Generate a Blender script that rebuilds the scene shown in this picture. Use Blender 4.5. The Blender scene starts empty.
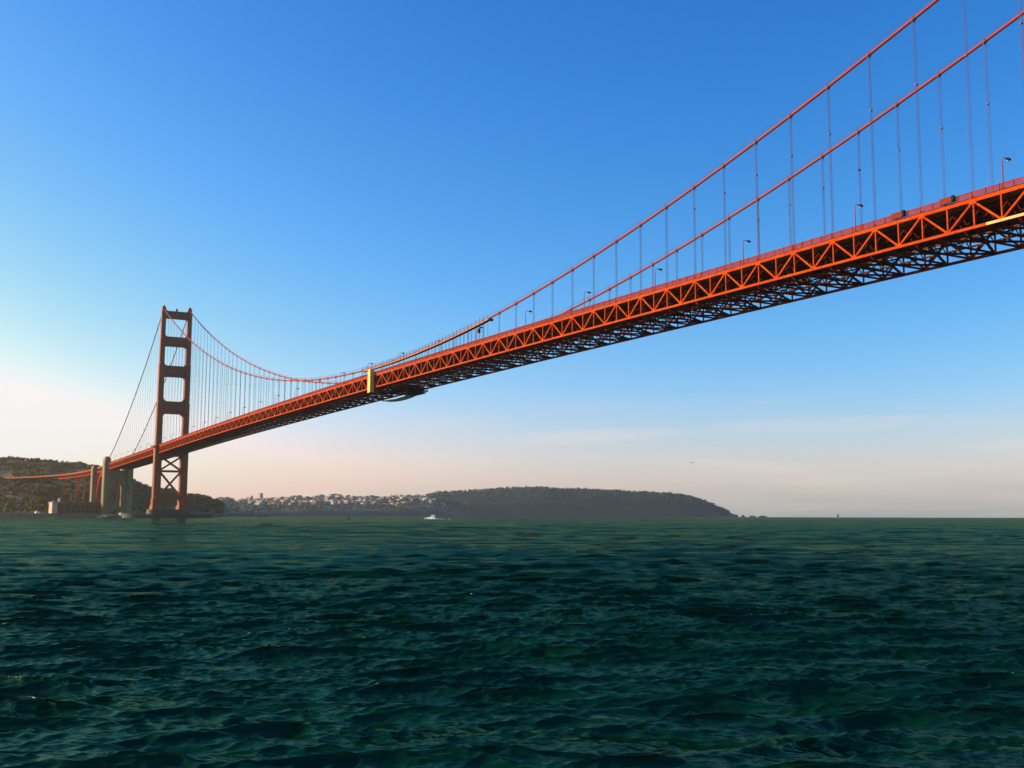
import bpy, math, random
import numpy as np
from mathutils import Vector, Matrix, noise as mnoise

# ------------------------------------------------------------------ camera
CX, CY, CZ = 1189.56, -217.76, 3.0
YAW, PITCH, ROLL, FPX = 0.49803, 0.12182, 0.00262, 1078.94
sc = bpy.context.scene
col = sc.collection
F = Vector((-math.cos(YAW)*math.cos(PITCH), math.sin(YAW)*math.cos(PITCH), math.sin(PITCH)))
R = Vector((math.sin(YAW), math.cos(YAW), 0))
U = R.cross(F)
R2 = R*math.cos(ROLL) + U*math.sin(ROLL)
U2 = -R*math.sin(ROLL) + U*math.cos(ROLL)
cd = bpy.data.cameras.new('camera'); cam = bpy.data.objects.new('camera', cd); col.objects.link(cam)
M = Matrix((R2, U2, -F)).transposed().to_4x4(); M.translation = Vector((CX, CY, CZ))
cam.matrix_world = M
cd.sensor_width = 36.0; cd.lens = FPX/1024*36.0; cd.clip_start = 0.3; cd.clip_end = 80000
sc.camera = cam
FH = Vector((-math.cos(YAW), math.sin(YAW)))        # horizontal forward
RH = Vector((math.sin(YAW), math.cos(YAW)))

# ------------------------------------------------------------------ light
SUN_EL = math.radians(13.0)
SUN_S = math.radians(37.0)                           # south of east
sun_dir = Vector((-math.sin(SUN_S)*math.cos(SUN_EL), -math.cos(SUN_S)*math.cos(SUN_EL), math.sin(SUN_EL)))
w = bpy.data.worlds.new("World"); sc.world = w; w.use_nodes = True
wn = w.node_tree; wn.nodes.clear()
wo = wn.nodes.new('ShaderNodeOutputWorld'); bg = wn.nodes.new('ShaderNodeBackground')
sky = wn.nodes.new('ShaderNodeTexSky'); sky.sky_type = 'NISHITA'; sky.sun_disc = False
sky.sun_elevation = SUN_EL; sky.sun_rotation = math.atan2(sun_dir.x, sun_dir.y)
sky.air_density = 1.0; sky.dust_density = 1.0; sky.ozone_density = 5.0; sky.altitude = 0
# film response of the sky colour, channel by channel (gain * value ^ power)
sep = wn.nodes.new('ShaderNodeSeparateColor'); hs = wn.nodes.new('ShaderNodeCombineColor')
wn.links.new(sky.outputs[0], sep.inputs[0])
for i, (gain, pw) in enumerate(((1/.2437*52/10**2.45, 2.45), (1/.2437*4.7/10**1.42, 1.42), (1/.2437*2.7/10, 1.0))):
    m1 = wn.nodes.new('ShaderNodeMath'); m1.operation = 'POWER'; m1.inputs[1].default_value = pw
    m2 = wn.nodes.new('ShaderNodeMath'); m2.operation = 'MULTIPLY'; m2.inputs[1].default_value = gain
    wn.links.new(sep.outputs[i], m1.inputs[0]); m3 = wn.nodes.new('ShaderNodeMath'); m3.operation = 'MINIMUM'; m3.inputs[1].default_value = (3.9, 3.78, 3.85)[i]
    wn.links.new(m1.outputs[0], m2.inputs[0]); wn.links.new(m2.outputs[0], m3.inputs[0]); wn.links.new(m3.outputs[0], hs.inputs[i])
# thin wisps of high cloud, laid out by direction
tc = wn.nodes.new('ShaderNodeTexCoord'); mp = wn.nodes.new('ShaderNodeMapping')
mp.inputs['Scale'].default_value = (3, 3, 42)
nz = wn.nodes.new('ShaderNodeTexNoise'); nz.inputs['Scale'].default_value = 1.7; nz.inputs['Detail'].default_value = 6
rp = wn.nodes.new('ShaderNodeValToRGB'); rp.color_ramp.elements[0].position = .50; rp.color_ramp.elements[1].position = .70
rp.color_ramp.elements[0].color = (0, 0, 0, 1); rp.color_ramp.elements[1].color = (.24, .24, .24, 1)
wn.links.new(tc.outputs['Generated'], mp.inputs[0]); wn.links.new(mp.outputs[0], nz.inputs['Vector'])
wn.links.new(nz.outputs['Fac'], rp.inputs[0])
mixc = wn.nodes.new('ShaderNodeMixRGB'); mixc.blend_type = 'MIX'
mixc.inputs[2].default_value = (4.0, 3.4, 3.3, 1)
sx_ = wn.nodes.new('ShaderNodeSeparateXYZ'); wn.links.new(tc.outputs['Generated'], sx_.inputs[0])
mr = wn.nodes.new('ShaderNodeMapRange'); mr.inputs[1].default_value = .12; mr.inputs[2].default_value = .07; mr.inputs[3].default_value = .0; mr.inputs[4].default_value = 1
wn.links.new(sx_.outputs[2], mr.inputs[0])
mm = wn.nodes.new('ShaderNodeMath'); mm.operation = 'MULTIPLY'; wn.links.new(rp.outputs[0], mm.inputs[0]); wn.links.new(mr.outputs[0], mm.inputs[1])
wn.links.new(mm.outputs[0], mixc.inputs[0]); wn.links.new(hs.outputs[0], mixc.inputs[1])
# cream haze low in the sky, fading out with height
ex = wn.nodes.new('ShaderNodeMapRange'); ex.interpolation_type = 'SMOOTHERSTEP'
ex.inputs[1].default_value = .13; ex.inputs[2].default_value = .0; ex.inputs[3].default_value = .0; ex.inputs[4].default_value = .34
wn.links.new(sx_.outputs[2], ex.inputs[0])
lowh = wn.nodes.new('ShaderNodeMixRGB'); lowh.inputs[2].default_value = (3.30, 3.20, 2.25, 1)
wn.links.new(ex.outputs[0], lowh.inputs[0]); wn.links.new(mixc.outputs[0], lowh.inputs[1])
wn.links.new(lowh.outputs[0], bg.inputs[0]); bg.inputs[1].default_value = 0.15
wn.links.new(bg.outputs[0], wo.inputs[0])
sl = bpy.data.lights.new('sun', 'SUN'); so = bpy.data.objects.new('sun', sl); col.objects.link(so)
sl.energy = 4.3; sl.angle = math.radians(0.53); sl.color = (1.0, 0.78, 0.50)
so.rotation_euler = sun_dir.to_track_quat('Z', 'Y').to_euler(); so.location = (600, -400, 400)
sc.view_settings.view_transform = 'Standard'; sc.view_settings.look = 'None'
sc.view_settings.exposure = 0.7; sc.view_settings.gamma = 1.0; sc.view_settings.use_curve_mapping = False
sc.cycles.sample_clamp_indirect = 4; sc.cycles.sample_clamp_direct = 2.5; sc.cycles.max_bounces = 6; sc.cycles.volume_bounces = 1

random.seed(7); rng = np.random.default_rng(11)

def at(px, depth, z=0.0):
    """ground position seen at column px, at a horizontal depth (metres) from the boat"""
    p = Vector((CX, CY)) + FH*depth + RH*((px-512)/FPX*depth/math.cos(PITCH)*0.9925)
    return Vector((p.x, p.y, z))
def zat(px, py, depth):
    """height above the water that shows at row py at that depth"""
    hor = 516.09 + (px-512)*0.00264
    return CZ + (hor-py)/FPX*depth*1.0
def X_at(px, Y):
    """position along the bridge line y=Y that shows at column px"""
    a, b = -1500.0, 1150.0
    for _ in range(50):
        m = (a+b)/2
        d = Vector((m-CX, Y-CY)); q = 512 + FPX*d.dot(RH)/d.dot(FH)*math.cos(PITCH)/0.9925*0.9925
        if q < px: a = m
        else: b = m
    return a

# ------------------------------------------------------------------ helpers
class MB:
    def __init__(s): s.v = []; s.f = []
    def hexa(s, c):
        n = len(s.v); s.v += [tuple(q) for q in c]
        s.f += [(n, n+3, n+2, n+1), (n+4, n+5, n+6, n+7), (n, n+1, n+5, n+4), (n+1, n+2, n+6, n+5), (n+2, n+3, n+7, n+6), (n+3, n, n+4, n+7)]
    def box(s, x0, x1, y0, y1, z0, z1):
        s.hexa([(x0, y0, z0), (x1, y0, z0), (x1, y1, z0), (x0, y1, z0), (x0, y0, z1), (x1, y0, z1), (x1, y1, z1), (x0, y1, z1)])
    def beam(s, a, b, wd, ht, up=(0, 0, 1)):
        a = Vector(a); b = Vector(b); d = (b-a).normalized(); up = Vector(up)
        if abs(d.dot(up)) > .99: up = Vector((1, 0, 0)) if abs(d.x) < .9 else Vector((0, 1, 0))
        sd = d.cross(up).normalized()*(wd/2); u2 = sd.cross(d).normalized()*(ht/2)
        s.hexa([a-sd-u2, b-sd-u2, b+sd-u2, a+sd-u2, a-sd+u2, b-sd+u2, b+sd+u2, a+sd+u2])
    def tube(s, pts, r, n=8, caps=True):
        base = len(s.v); pts = [Vector(p) for p in pts]
        rr = r if isinstance(r, (list, tuple)) else [r]*len(pts)
        for i, p in enumerate(pts):
            t = (pts[min(i+1, len(pts)-1)]-pts[max(i-1, 0)]).normalized()
            u = Vector((0, 0, 1)) if abs(t.z) < .9 else Vector((0, 1, 0))
            a = t.cross(u).normalized(); b = a.cross(t)
            for k in range(n):
                th = 2*math.pi*k/n; s.v.append(tuple(p + (a*math.cos(th)+b*math.sin(th))*rr[i]))
        for i in range(len(pts)-1):
            for k in range(n):
                k2 = (k+1) % n
                s.f.append((base+i*n+k, base+i*n+k2, base+(i+1)*n+k2, base+(i+1)*n+k))
        if caps:
            s.f.append(tuple(base+k for k in range(n))[::-1]); s.f.append(tuple(base+(len(pts)-1)*n+k for k in range(n)))
    def poly_x(s, pts, x0, x1):
        """prism: outline pts (y,z) extruded from x0 to x1"""
        n = len(s.v); m = len(pts)
        s.v += [(x0, y, z) for y, z in pts] + [(x1, y, z) for y, z in pts]
        s.f.append(tuple(range(n, n+m))[::-1]); s.f.append(tuple(range(n+m, n+2*m)))
        for i in range(m):
            j = (i+1) % m; s.f.append((n+i, n+j, n+m+j, n+m+i))
    def poly_z(s, pts, z0, z1, sc_top=1.0):
        n = len(s.v); m = len(pts); cx = sum(p[0] for p in pts)/m; cy = sum(p[1] for p in pts)/m
        s.v += [(x, y, z0) for x, y in pts] + [(cx+(x-cx)*sc_top, cy+(y-cy)*sc_top, z1) for x, y in pts]
        s.f.append(tuple(range(n, n+m))[::-1]); s.f.append(tuple(range(n+m, n+2*m)))
        for i in range(m):
            j = (i+1) % m; s.f.append((n+i, n+j, n+m+j, n+m+i))
    def mesh(s, name, mat):
        me = bpy.data.meshes.new(name); me.from_pydata(s.v, [], s.f); me.validate(clean_customdata=False); me.update()
        import bmesh
        if len(s.f) < 60000:
            bm = bmesh.new(); bm.from_mesh(me); bmesh.ops.recalc_face_normals(bm, faces=bm.faces); bm.to_mesh(me); bm.free()
        me.materials.append(mat); return me
    def build(s, name, mat, parent=None, smooth=False):
        me = s.mesh(name, mat)
        o = bpy.data.objects.new(name, me); col.objects.link(o)
        if parent: o.parent = parent; o.matrix_parent_inverse = inv(parent)
        if smooth:
            for p in me.polygons: p.use_smooth = True
        return o
def wmat(o):
    m = Matrix.Translation(o.location) @ o.rotation_euler.to_matrix().to_4x4() @ Matrix.Diagonal((*o.scale, 1))
    return wmat(o.parent) @ o.matrix_parent_inverse @ m if o.parent else m
def inv(o): return wmat(o).inverted()
def tag(o, label=None, cat=None, group=None, kind=None):
    for k, v in (('label', label), ('category', cat), ('group', group), ('kind', kind)):
        if v: o[k] = v
    return o
def empty(name, loc=(0, 0, 0), rz=0):
    o = bpy.data.objects.new(name, None); col.objects.link(o); o.location = loc; o.rotation_euler = (0, 0, rz); return o
def copy_tree(o, parent=None):
    c = o.copy(); col.objects.link(c); c.parent = parent
    if parent: c.matrix_parent_inverse = o.matrix_parent_inverse.copy()
    for ch in list(o.children): copy_tree(ch, c)
    return c

# ------------------------------------------------------------------ materials
def mat(name, c1, c2=None, scale=.2, rough=.6, metal=0., bump=0., bscale=3., detail=6, stretch=(1, 1, 1), spec=.5, c3=None, s3=1.0, t3=.6):
    m = bpy.data.materials.new(name); m.use_nodes = True; nt = m.node_tree; b = nt.nodes['Principled BSDF']
    b.inputs['Roughness'].default_value = rough; b.inputs['Metallic'].default_value = metal
    b.inputs['Specular IOR Level'].default_value = spec
    t = nt.nodes.new('ShaderNodeTexCoord'); mpg = nt.nodes.new('ShaderNodeMapping'); mpg.inputs['Scale'].default_value = stretch
    nt.links.new(t.outputs['Object'], mpg.inputs[0])
    n = nt.nodes.new('ShaderNodeTexNoise'); n.inputs['Scale'].default_value = scale; n.inputs['Detail'].default_value = detail; n.inputs['Roughness'].default_value = .65
    nt.links.new(mpg.outputs[0], n.inputs['Vector'])
    r = nt.nodes.new('ShaderNodeValToRGB'); r.color_ramp.elements[0].position = .38; r.color_ramp.elements[1].position = .64
    r.color_ramp.elements[0].color = (*c1, 1); r.color_ramp.elements[1].color = (*(c2 or c1), 1)
    nt.links.new(n.outputs['Fac'], r.inputs[0]); out = r.outputs[0]
    if c3:
        n3 = nt.nodes.new('ShaderNodeTexNoise'); n3.inputs['Scale'].default_value = s3; n3.inputs['Detail'].default_value = 5
        nt.links.new(mpg.outputs[0], n3.inputs['Vector'])
        r3 = nt.nodes.new('ShaderNodeValToRGB'); r3.color_ramp.elements[0].position = t3; r3.color_ramp.elements[1].position = t3+.06
        nt.links.new(n3.outputs['Fac'], r3.inputs[0])
        mx = nt.nodes.new('ShaderNodeMixRGB'); mx.inputs[2].default_value = (*c3, 1)
        nt.links.new(r3.outputs[0], mx.inputs[0]); nt.links.new(out, mx.inputs[1]); out = mx.outputs[0]
    nt.links.new(out, b.inputs['Base Color'])
    if bump:
        n2 = nt.nodes.new('ShaderNodeTexNoise'); n2.inputs['Scale'].default_value = bscale; n2.inputs['Detail'].default_value = 4
        nt.links.new(mpg.outputs[0], n2.inputs['Vector'])
        bp = nt.nodes.new('ShaderNodeBump'); bp.inputs['Strength'].default_value = bump; bp.inputs['Distance'].default_value = .3
        nt.links.new(n2.outputs['Fac'], bp.inputs['Height']); nt.links.new(bp.outputs[0], b.inputs['Normal'])
    return m
ORANGE = mat('orange_paint', (.44, .045, .0006), (.60, .074, .001), .25, .7, spec=.05, c3=(.26, .032, .004), s3=1.6, t3=.60)
CABLE = mat('cable_paint', (.33, .034, .010), (.38, .040, .012), .2, .6, spec=.2)
TOWERP = mat('tower_paint', (.24, .052, .004), (.31, .066, .006), .08, .42, spec=.3, c3=(.20, .034, .008), s3=.12, t3=.62)
ROPE = mat('rope_paint', (.14, .028, .05), (.17, .032, .055), .5, .6)
UNDER = mat('underdeck_paint_sunflecks', (.12, .026, .008), (.19, .038, .010), .5, .8, spec=.1, c3=(.36, .20, .08), s3=.22, t3=.67)  # tan patches put sun flecks on the lattice into the colour
DARKST = mat('weathered_steel', (.022, .015, .012), (.04, .025, .02), .5, .8, spec=.1)
ASPH = mat('asphalt', (.045, .045, .047), (.06, .06, .06), .5, .9)
CONC = mat('concrete', (.19, .135, .055), (.25, .185, .08), .06, .85, bump=.2, c3=(.11, .10, .06), s3=.15, t3=.6, stretch=(1, 1, .3))
DCONC = mat('wet_concrete', (.05, .045, .028), (.09, .075, .045), .1, .8)
BRICK = mat('brick', (.17, .075, .028), (.23, .105, .04), .12, .9)
CREAM = mat('cream_steel', (.70, .36, .07), (.76, .42, .10), .5, .6)  # pale yellow for the strip along the bottom chord
CANVAS = mat('canvas', (.78, .50, .10), (.84, .58, .14), .4, .8, bump=.3, bscale=1.5)
TAN = mat('tan_tarp', (.44, .15, .035), (.54, .20, .05), .3, .8)
NET = mat('grey_net', (.30, .38, .38), (.36, .44, .44), .6, .8)
DARK = mat('dark_metal', (.012, .012, .013), (.02, .02, .02), 1, .8, spec=.1)
GLASS = mat('lamp_glass', (.5, .5, .45), (.55, .55, .5), 1, .3)
HILL = mat('scrub_hillside', (.11, .074, .006), (.15, .10, .011), .012, .95, bump=.6, bscale=.12, c3=(.12, .088, .022), s3=.006, t3=.60)
FARHILL = mat('wooded_headland', (.038, .060, .036), (.050, .068, .040), .01, .95, bump=.6, bscale=.05, c3=(.064, .074, .042), s3=.007, t3=.60)
LEAF = mat('foliage', (.12, .082, .008), (.16, .11, .012), .05, .9, spec=.1)
FARLEAF = mat('distant_foliage', (.052, .088, .060), (.072, .100, .066), .05, .9, spec=.1)
WHITE = mat('white_paint', (.78, .78, .76), (.82, .82, .8), .5, .4)
ROCK = mat('rock', (.08, .07, .055), (.13, .11, .085), .2, .9)
RAILP = mat('railing_paint', (.26, .030, .006), (.32, .038, .008), .6, .8, spec=.1)
BOXP = mat('faded_box_paint', (.20, .030, .012), (.25, .038, .015), .8, .8, spec=.1)
ROOFG = mat('roof_grey', (.12, .11, .10), (.17, .15, .13), .2, .8)
ROOFR = mat('roof_red', (.24, .09, .05), (.30, .12, .07), .2, .8)

# ------------------------------------------------------------------ water
def make_water():
    fine = np.arange(-33.5, 33.51, 0.075)
    wide = np.concatenate([np.arange(-180, -60, 6.), np.arange(-60, -33.5, 1.2)])
    ang = np.radians(np.concatenate([wide, fine, -wide[::-1][:-1] if wide[0] == -180 else -wide[::-1]]))
    rr = [2.0]; 
    while rr[-1] < 9500:
        r_ = rr[-1]; d = min(r_*r_/(CZ*FPX)*.2, .5+.0036*r_) if r_ < 2500 else r_*r_/(CZ*FPX)*.5
        rr.append(r_+max(d, .035))
        if rr[-1] > 9500: rr[-1] = 9500.0
    # rows nearer than the picture's lower edge may be coarse
    rr = np.array(rr); keep = np.ones(len(rr), bool); k = rr < 10; keep[k] = False; keep[np.where(k)[0][::6]] = True; rr = rr[keep]
    dr = np.gradient(rr); nA = len(ang); nR = len(rr)
    base = math.atan2(FH.y, FH.x)
    A, RR = np.meshgrid(base - ang, rr); DR = np.repeat(dr[:, None], nA, 1)
    X = CX + RR*np.cos(A); Y = CY + RR*np.sin(A)
    DA = np.abs(np.gradient(ang))[None, :]*RR; G = np.maximum(DR, DA)
    H = np.zeros_like(X); OX = np.zeros_like(X); OY = np.zeros_like(X)
    # slow gusts vary how tall the chop stands
    gust = 1 + .25*np.sin(X*.045+1.3*np.sin(Y*.03))*np.cos(Y*.038+.7)
    wind = math.atan2(-FH.y, -FH.x) + math.radians(5)
    N = 230
    lam = np.exp(rng.uniform(np.log(.14), np.log(18), N)); 
    for l in lam:
        spread = .24 if l > 1.2 else (.36 if l > .6 else .65)
        th = wind + rng.normal(0, spread); k = 2*math.pi/l
        slope = .031*(1.0 if l < 2.2 else (2.2/l)**1.55)*(1.0 if l > .35 else (l/.35)**.5)
        if .6 < l < 2.3: slope *= 1.4
        elif l <= .6: slope *= 1.25
        a = slope/k
        wt = np.clip((l/G-2.0)/1.5, 0, 1); wt = wt*wt*(3-2*wt)*gust
        if l > 2.5: wt = wt*(.42+3.0*np.clip((RR-25)/220, 0, 1))      # rougher out in the tide race
        ph = rng.uniform(0, 2*math.pi); q = k*(math.cos(th)*(X-CX)+math.sin(th)*(Y-CY))+ph
        H += a*wt*np.cos(q); s = a*wt*np.sin(q)*1.65
        OX -= s*math.cos(th); OY -= s*math.sin(th)
    V = np.stack([X+OX, Y+OY, H], -1).reshape(-1, 3)
    c = len(V); V = np.vstack([V, [[CX, CY, 0]]])
    i = np.arange(nR-1)[:, None]; j = np.arange(nA-1)[None, :]
    q = np.stack([i*nA+j, i*nA+j+1, (i+1)*nA+j+1, (i+1)*nA+j], -1).reshape(-1, 4)
    me = bpy.data.meshes.new('water'); me.vertices.add(len(V)); me.vertices.foreach_set('co', V.astype(np.float32).ravel())
    tri = np.array([[c, jj+1, jj] for jj in range(nA-1)])
    nl = len(q)*4+len(tri)*3
    me.loops.add(nl); me.loops.foreach_set('vertex_index', np.concatenate([q.ravel(), tri.ravel()]).astype(np.int32))
    me.polygons.add(len(q)+len(tri))
    me.polygons.foreach_set('loop_start', np.concatenate([np.arange(len(q))*4, len(q)*4+np.arange(len(tri))*3]).astype(np.int32))
    me.update(calc_edges=True); me.validate()
    me.polygons.foreach_set('use_smooth', np.ones(len(me.polygons), bool)); me.update()
    if me.polygons[0].normal.z < 0: me.flip_normals()
    m = bpy.data.materials.new('sea_water'); m.use_nodes = True; nt = m.node_tree; b = nt.nodes['Principled BSDF']
    nt.nodes.remove(b); df = nt.nodes.new('ShaderNodeBsdfDiffuse'); df.inputs[0].default_value = (.0016, .0270, .0120, 1)
    gl = nt.nodes.new('ShaderNodeBsdfGlossy'); gl.inputs[0].default_value = (.78, .94, .48, 1); gl.inputs[1].default_value = .11
    fr = nt.nodes.new('ShaderNodeFresnel'); fr.inputs[0].default_value = 1.333
    mn = nt.nodes.new('ShaderNodeMath'); mn.operation = 'MULTIPLY'; mn.inputs[1].default_value = 1.0      # chop breaks up most of the mirror reflection
    ms = nt.nodes.new('ShaderNodeMixShader'); nt.links.new(fr.outputs[0], mn.inputs[0]); mc = nt.nodes.new('ShaderNodeMath'); mc.operation = 'MINIMUM'; mc.inputs[1].default_value = .165; nt.links.new(mn.outputs[0], mc.inputs[0]); nt.links.new(mc.outputs[0], ms.inputs[0])
    nt.links.new(df.outputs[0], ms.inputs[1]); nt.links.new(gl.outputs[0], ms.inputs[2]); nt.links.new(ms.outputs[0], nt.nodes['Material Output'].inputs[0])
    g = nt.nodes.new('ShaderNodeNewGeometry'); mp_ = nt.nodes.new('ShaderNodeMapping'); mp_.vector_type = 'POINT'
    mp_.inputs['Rotation'].default_value = (0, 0, -wind); nt.links.new(g.outputs['Position'], mp_.inputs[0])
    prev = None
    for sc_, amp, st in ((4.5, .06, .55), (.9, .22, .40), (.17, 2.2, .4), (.035, 9, .35)):
        st_ = nt.nodes.new('ShaderNodeMapping'); st_.inputs['Scale'].default_value = (1, st, 0); nt.links.new(mp_.outputs[0], st_.inputs[0])
        n = nt.nodes.new('ShaderNodeTexNoise'); n.inputs['Scale'].default_value = sc_; n.inputs['Detail'].default_value = 2.5; nt.links.new(st_.outputs[0], n.inputs['Vector'])
        bp = nt.nodes.new('ShaderNodeBump'); bp.inputs['Strength'].default_value = WB.get(sc_, 1.0); bp.inputs['Distance'].default_value = amp
        nt.links.new(n.outputs['Fac'], bp.inputs['Height'])
        if prev: nt.links.new(prev.outputs[0], bp.inputs['Normal'])
        prev = bp
    for q_ in (gl, fr): nt.links.new(prev.outputs[0], q_.inputs['Normal'])
    me.materials.append(m)
    o = bpy.data.objects.new('water', me); col.objects.link(o); o['kind'] = 'structure'
    print('water verts', len(V))
WB = {4.5: 1.0, .9: .9, .17: 1.0, .035: 1.0}
make_water()

# ------------------------------------------------------------------ land
def fbm(x, y, s, o=5):
    return mnoise.fractal(Vector((x*s, y*s, 1.7)), 1.0, 2.0, o)
def lerp_tab(tab, x):
    if x <= tab[0][0]: return tab[0][1]
    for (a, b), (c, d) in zip(tab, tab[1:]):
        if x <= c: return b+(d-b)*(x-a)/(c-a)
    return tab[-1][1]
class Hill:
    """sheet of land: columns fan out from the boat, rows run from the shore over the ridge to the far side"""
    def __init__(s, px0, px1, step, ridge, shore_d, ridge_d, prof, rough, beach=3.0, rows=46):
        s.__dict__.update(locals())
    def point(s, px, t):
        d0 = lerp_tab(s.shore_d, px); d1 = lerp_tab(s.ridge_d, px); H = zat(px, lerp_tab(s.ridge, px), d1)
        if t <= 1:
            d = d0+(d1-d0)*t; h = s.beach+(H-s.beach)*lerp_tab(s.prof, t)
        else:
            d = d1+(t-1)*1400; h = H*(1-(t-1)*.8)
        p = at(px, d); am = s.rough*(.25 if t > .92 and t < 1.05 else 1)*min(1, max(0, t-.05)*4)
        h += am*fbm(p.x, p.y, 1/190.)+am*.35*fbm(p.x+50, p.y, 1/45.)
        if t <= 0.0: h = -4
        return Vector((p.x, p.y, h))
    def build(s, name, m):
        b = MB(); ts = [0, .004]+[.02+.98*k/(s.rows-1) for k in range(s.rows)]+[1.02, 1.08, 1.2, 1.5, 2.0]
        pxs = np.arange(s.px0, s.px1+.01, s.step); n = len(ts)
        for px in pxs:
            for t in ts: b.v.append(tuple(s.point(px, t)))
        for i in range(len(pxs)-1):
            for j in range(n-1): b.f.append((i*n+j, (i+1)*n+j, (i+1)*n+j+1, i*n+j+1))
        o = b.build(name, m, smooth=True); o['kind'] = 'structure'; return o
PF = [(0, 0), (.12, .01), (.25, .12), (.5, .5), (.75, .78), (1, 1)]
bluff = Hill(-420, 118, 2.2,
    [(-420, 452), (-200, 455), (-60, 458), (0, 460), (20, 460.5), (50, 462), (60, 464.5), (70, 465.5), (80, 465), (95, 467), (105, 469.5), (118, 473)],
    [(-420, 1500), (0, 1440), (112, 1432), (118, 1440)], [(-420, 2300), (118, 2400)],
    PF, 7, 3.6)
bluff.build('hills', HILL)
point_ = Hill(110, 232, 1.5,
    [(110, 470), (125, 477), (132, 480), (140, 484.5), (152, 489), (165, 491.5), (172, 491), (180, 495), (188, 497), (197, 496), (207, 497.5), (213, 500), (219, 502.5), (232, 508)],
    [(110, 1640), (140, 1850), (232, 2200)], [(110, 2420), (232, 2650)], [(0, 0), (.1, .25), (.4, .6), (.75, .85), (1, 1)], 5, 3)
point_.build('hills', HILL)
city = Hill(196, 470, 2.0,
    [(196, 501), (217, 500.5), (240, 501), (262, 501), (280, 500), (300, 499), (320, 498.5), (345, 498), (370, 499), (400, 497.5), (430, 496), (440, 499), (452, 506), (470, 518)],
    [(196, 3500), (470, 4300)], [(196, 4800), (470, 5200)], [(0, 0), (.05, .22), (.3, .42), (.6, .68), (1, 1)], 5, 4, rows=40)
city.build('hills', FARHILL)
head = Hill(405, 738, 2.0,
    [(405, 502), (420, 497), (432, 494.5), (440, 493), (460, 492), (490, 490.5), (520, 488.5), (540, 488), (560, 489.5), (600, 491), (640, 493), (660, 493.5), (682, 496), (700, 500), (710, 504), (722, 509.5), (730, 513.5), (738, 515.5)],
    [(405, 4900), (738, 5350)], [(405, 5500), (738, 5500)], [(0, 0), (.06, .35), (.3, .62), (.7, .88), (1, 1)], 9, 3, rows=40)
head.build('hills', FARHILL)

def leaf_clump(b, p, r, n):
    """a crown as a ragged cloud of small leaf patches"""
    for _ in range(n):
        u = Vector((random.gauss(0, 1), random.gauss(0, 1), random.gauss(0, .8))).normalized()*r*random.uniform(.35, 1)
        c = p+Vector((u.x, u.y, u.z*.8+r*.6)); s = r*random.uniform(.25, .5)
        a = Vector((random.gauss(0, 1), random.gauss(0, 1), random.gauss(0, 1))).normalized(); q = a.orthogonal().normalized(); e = a.cross(q)
        k = len(b.v); b.v += [tuple(c+q*s), tuple(c+e*s*.8), tuple(c-q*s), tuple(c-e*s*.8)]; b.f.append((k, k+1, k+2, k+3))
def woodland(name, hill, spots, rmin, rmax, n, label, lm=None):
    b = MB()
    for px, t in spots:
        p = hill.point(px, t); p.z -= .5; leaf_clump(b, p, random.uniform(rmin, rmax), n)
    o = b.build(name, lm or LEAF); tag(o, label, 'trees', None, 'stuff')
def spots(px0, px1, n, t0, t1, thr=-.1, s=.02):
    r = []
    while len(r) < n:
        px = random.uniform(px0, px1); t = random.uniform(t0, t1)
        if mnoise.noise(Vector((px*s*3, t*6, 3))) > thr: r.append((px, t))
    return r
woodland('woodland', bluff, spots(-150, 117, 3000, .12, 1.02, -.35)+[(random.uniform(-60, 117), random.uniform(.97, 1.01)) for _ in range(160)], 3, 6.5, 12, 'dark scrub and trees covering the bluff left of the bridge')
woodland('woodland', point_, spots(111, 225, 1500, .03, 1.0, -.45)+[(random.uniform(111, 218), 1.0) for _ in range(70)], 3, 6, 12, 'dark trees on the shore bluff behind the tower base')
woodland('woodland', city, spots(200, 462, 1600, .02, 1.0, -.3), 5, 11, 9, 'dark trees between the houses on the far hillside', FARLEAF)
woodland('woodland', head, spots(412, 728, 3600, .02, 1.0, -.5)+[(random.uniform(415, 700), random.uniform(.98, 1.0)) for _ in range(230)], 5, 10, 9, 'dark wood covering the long far headland', FARLEAF)

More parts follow.
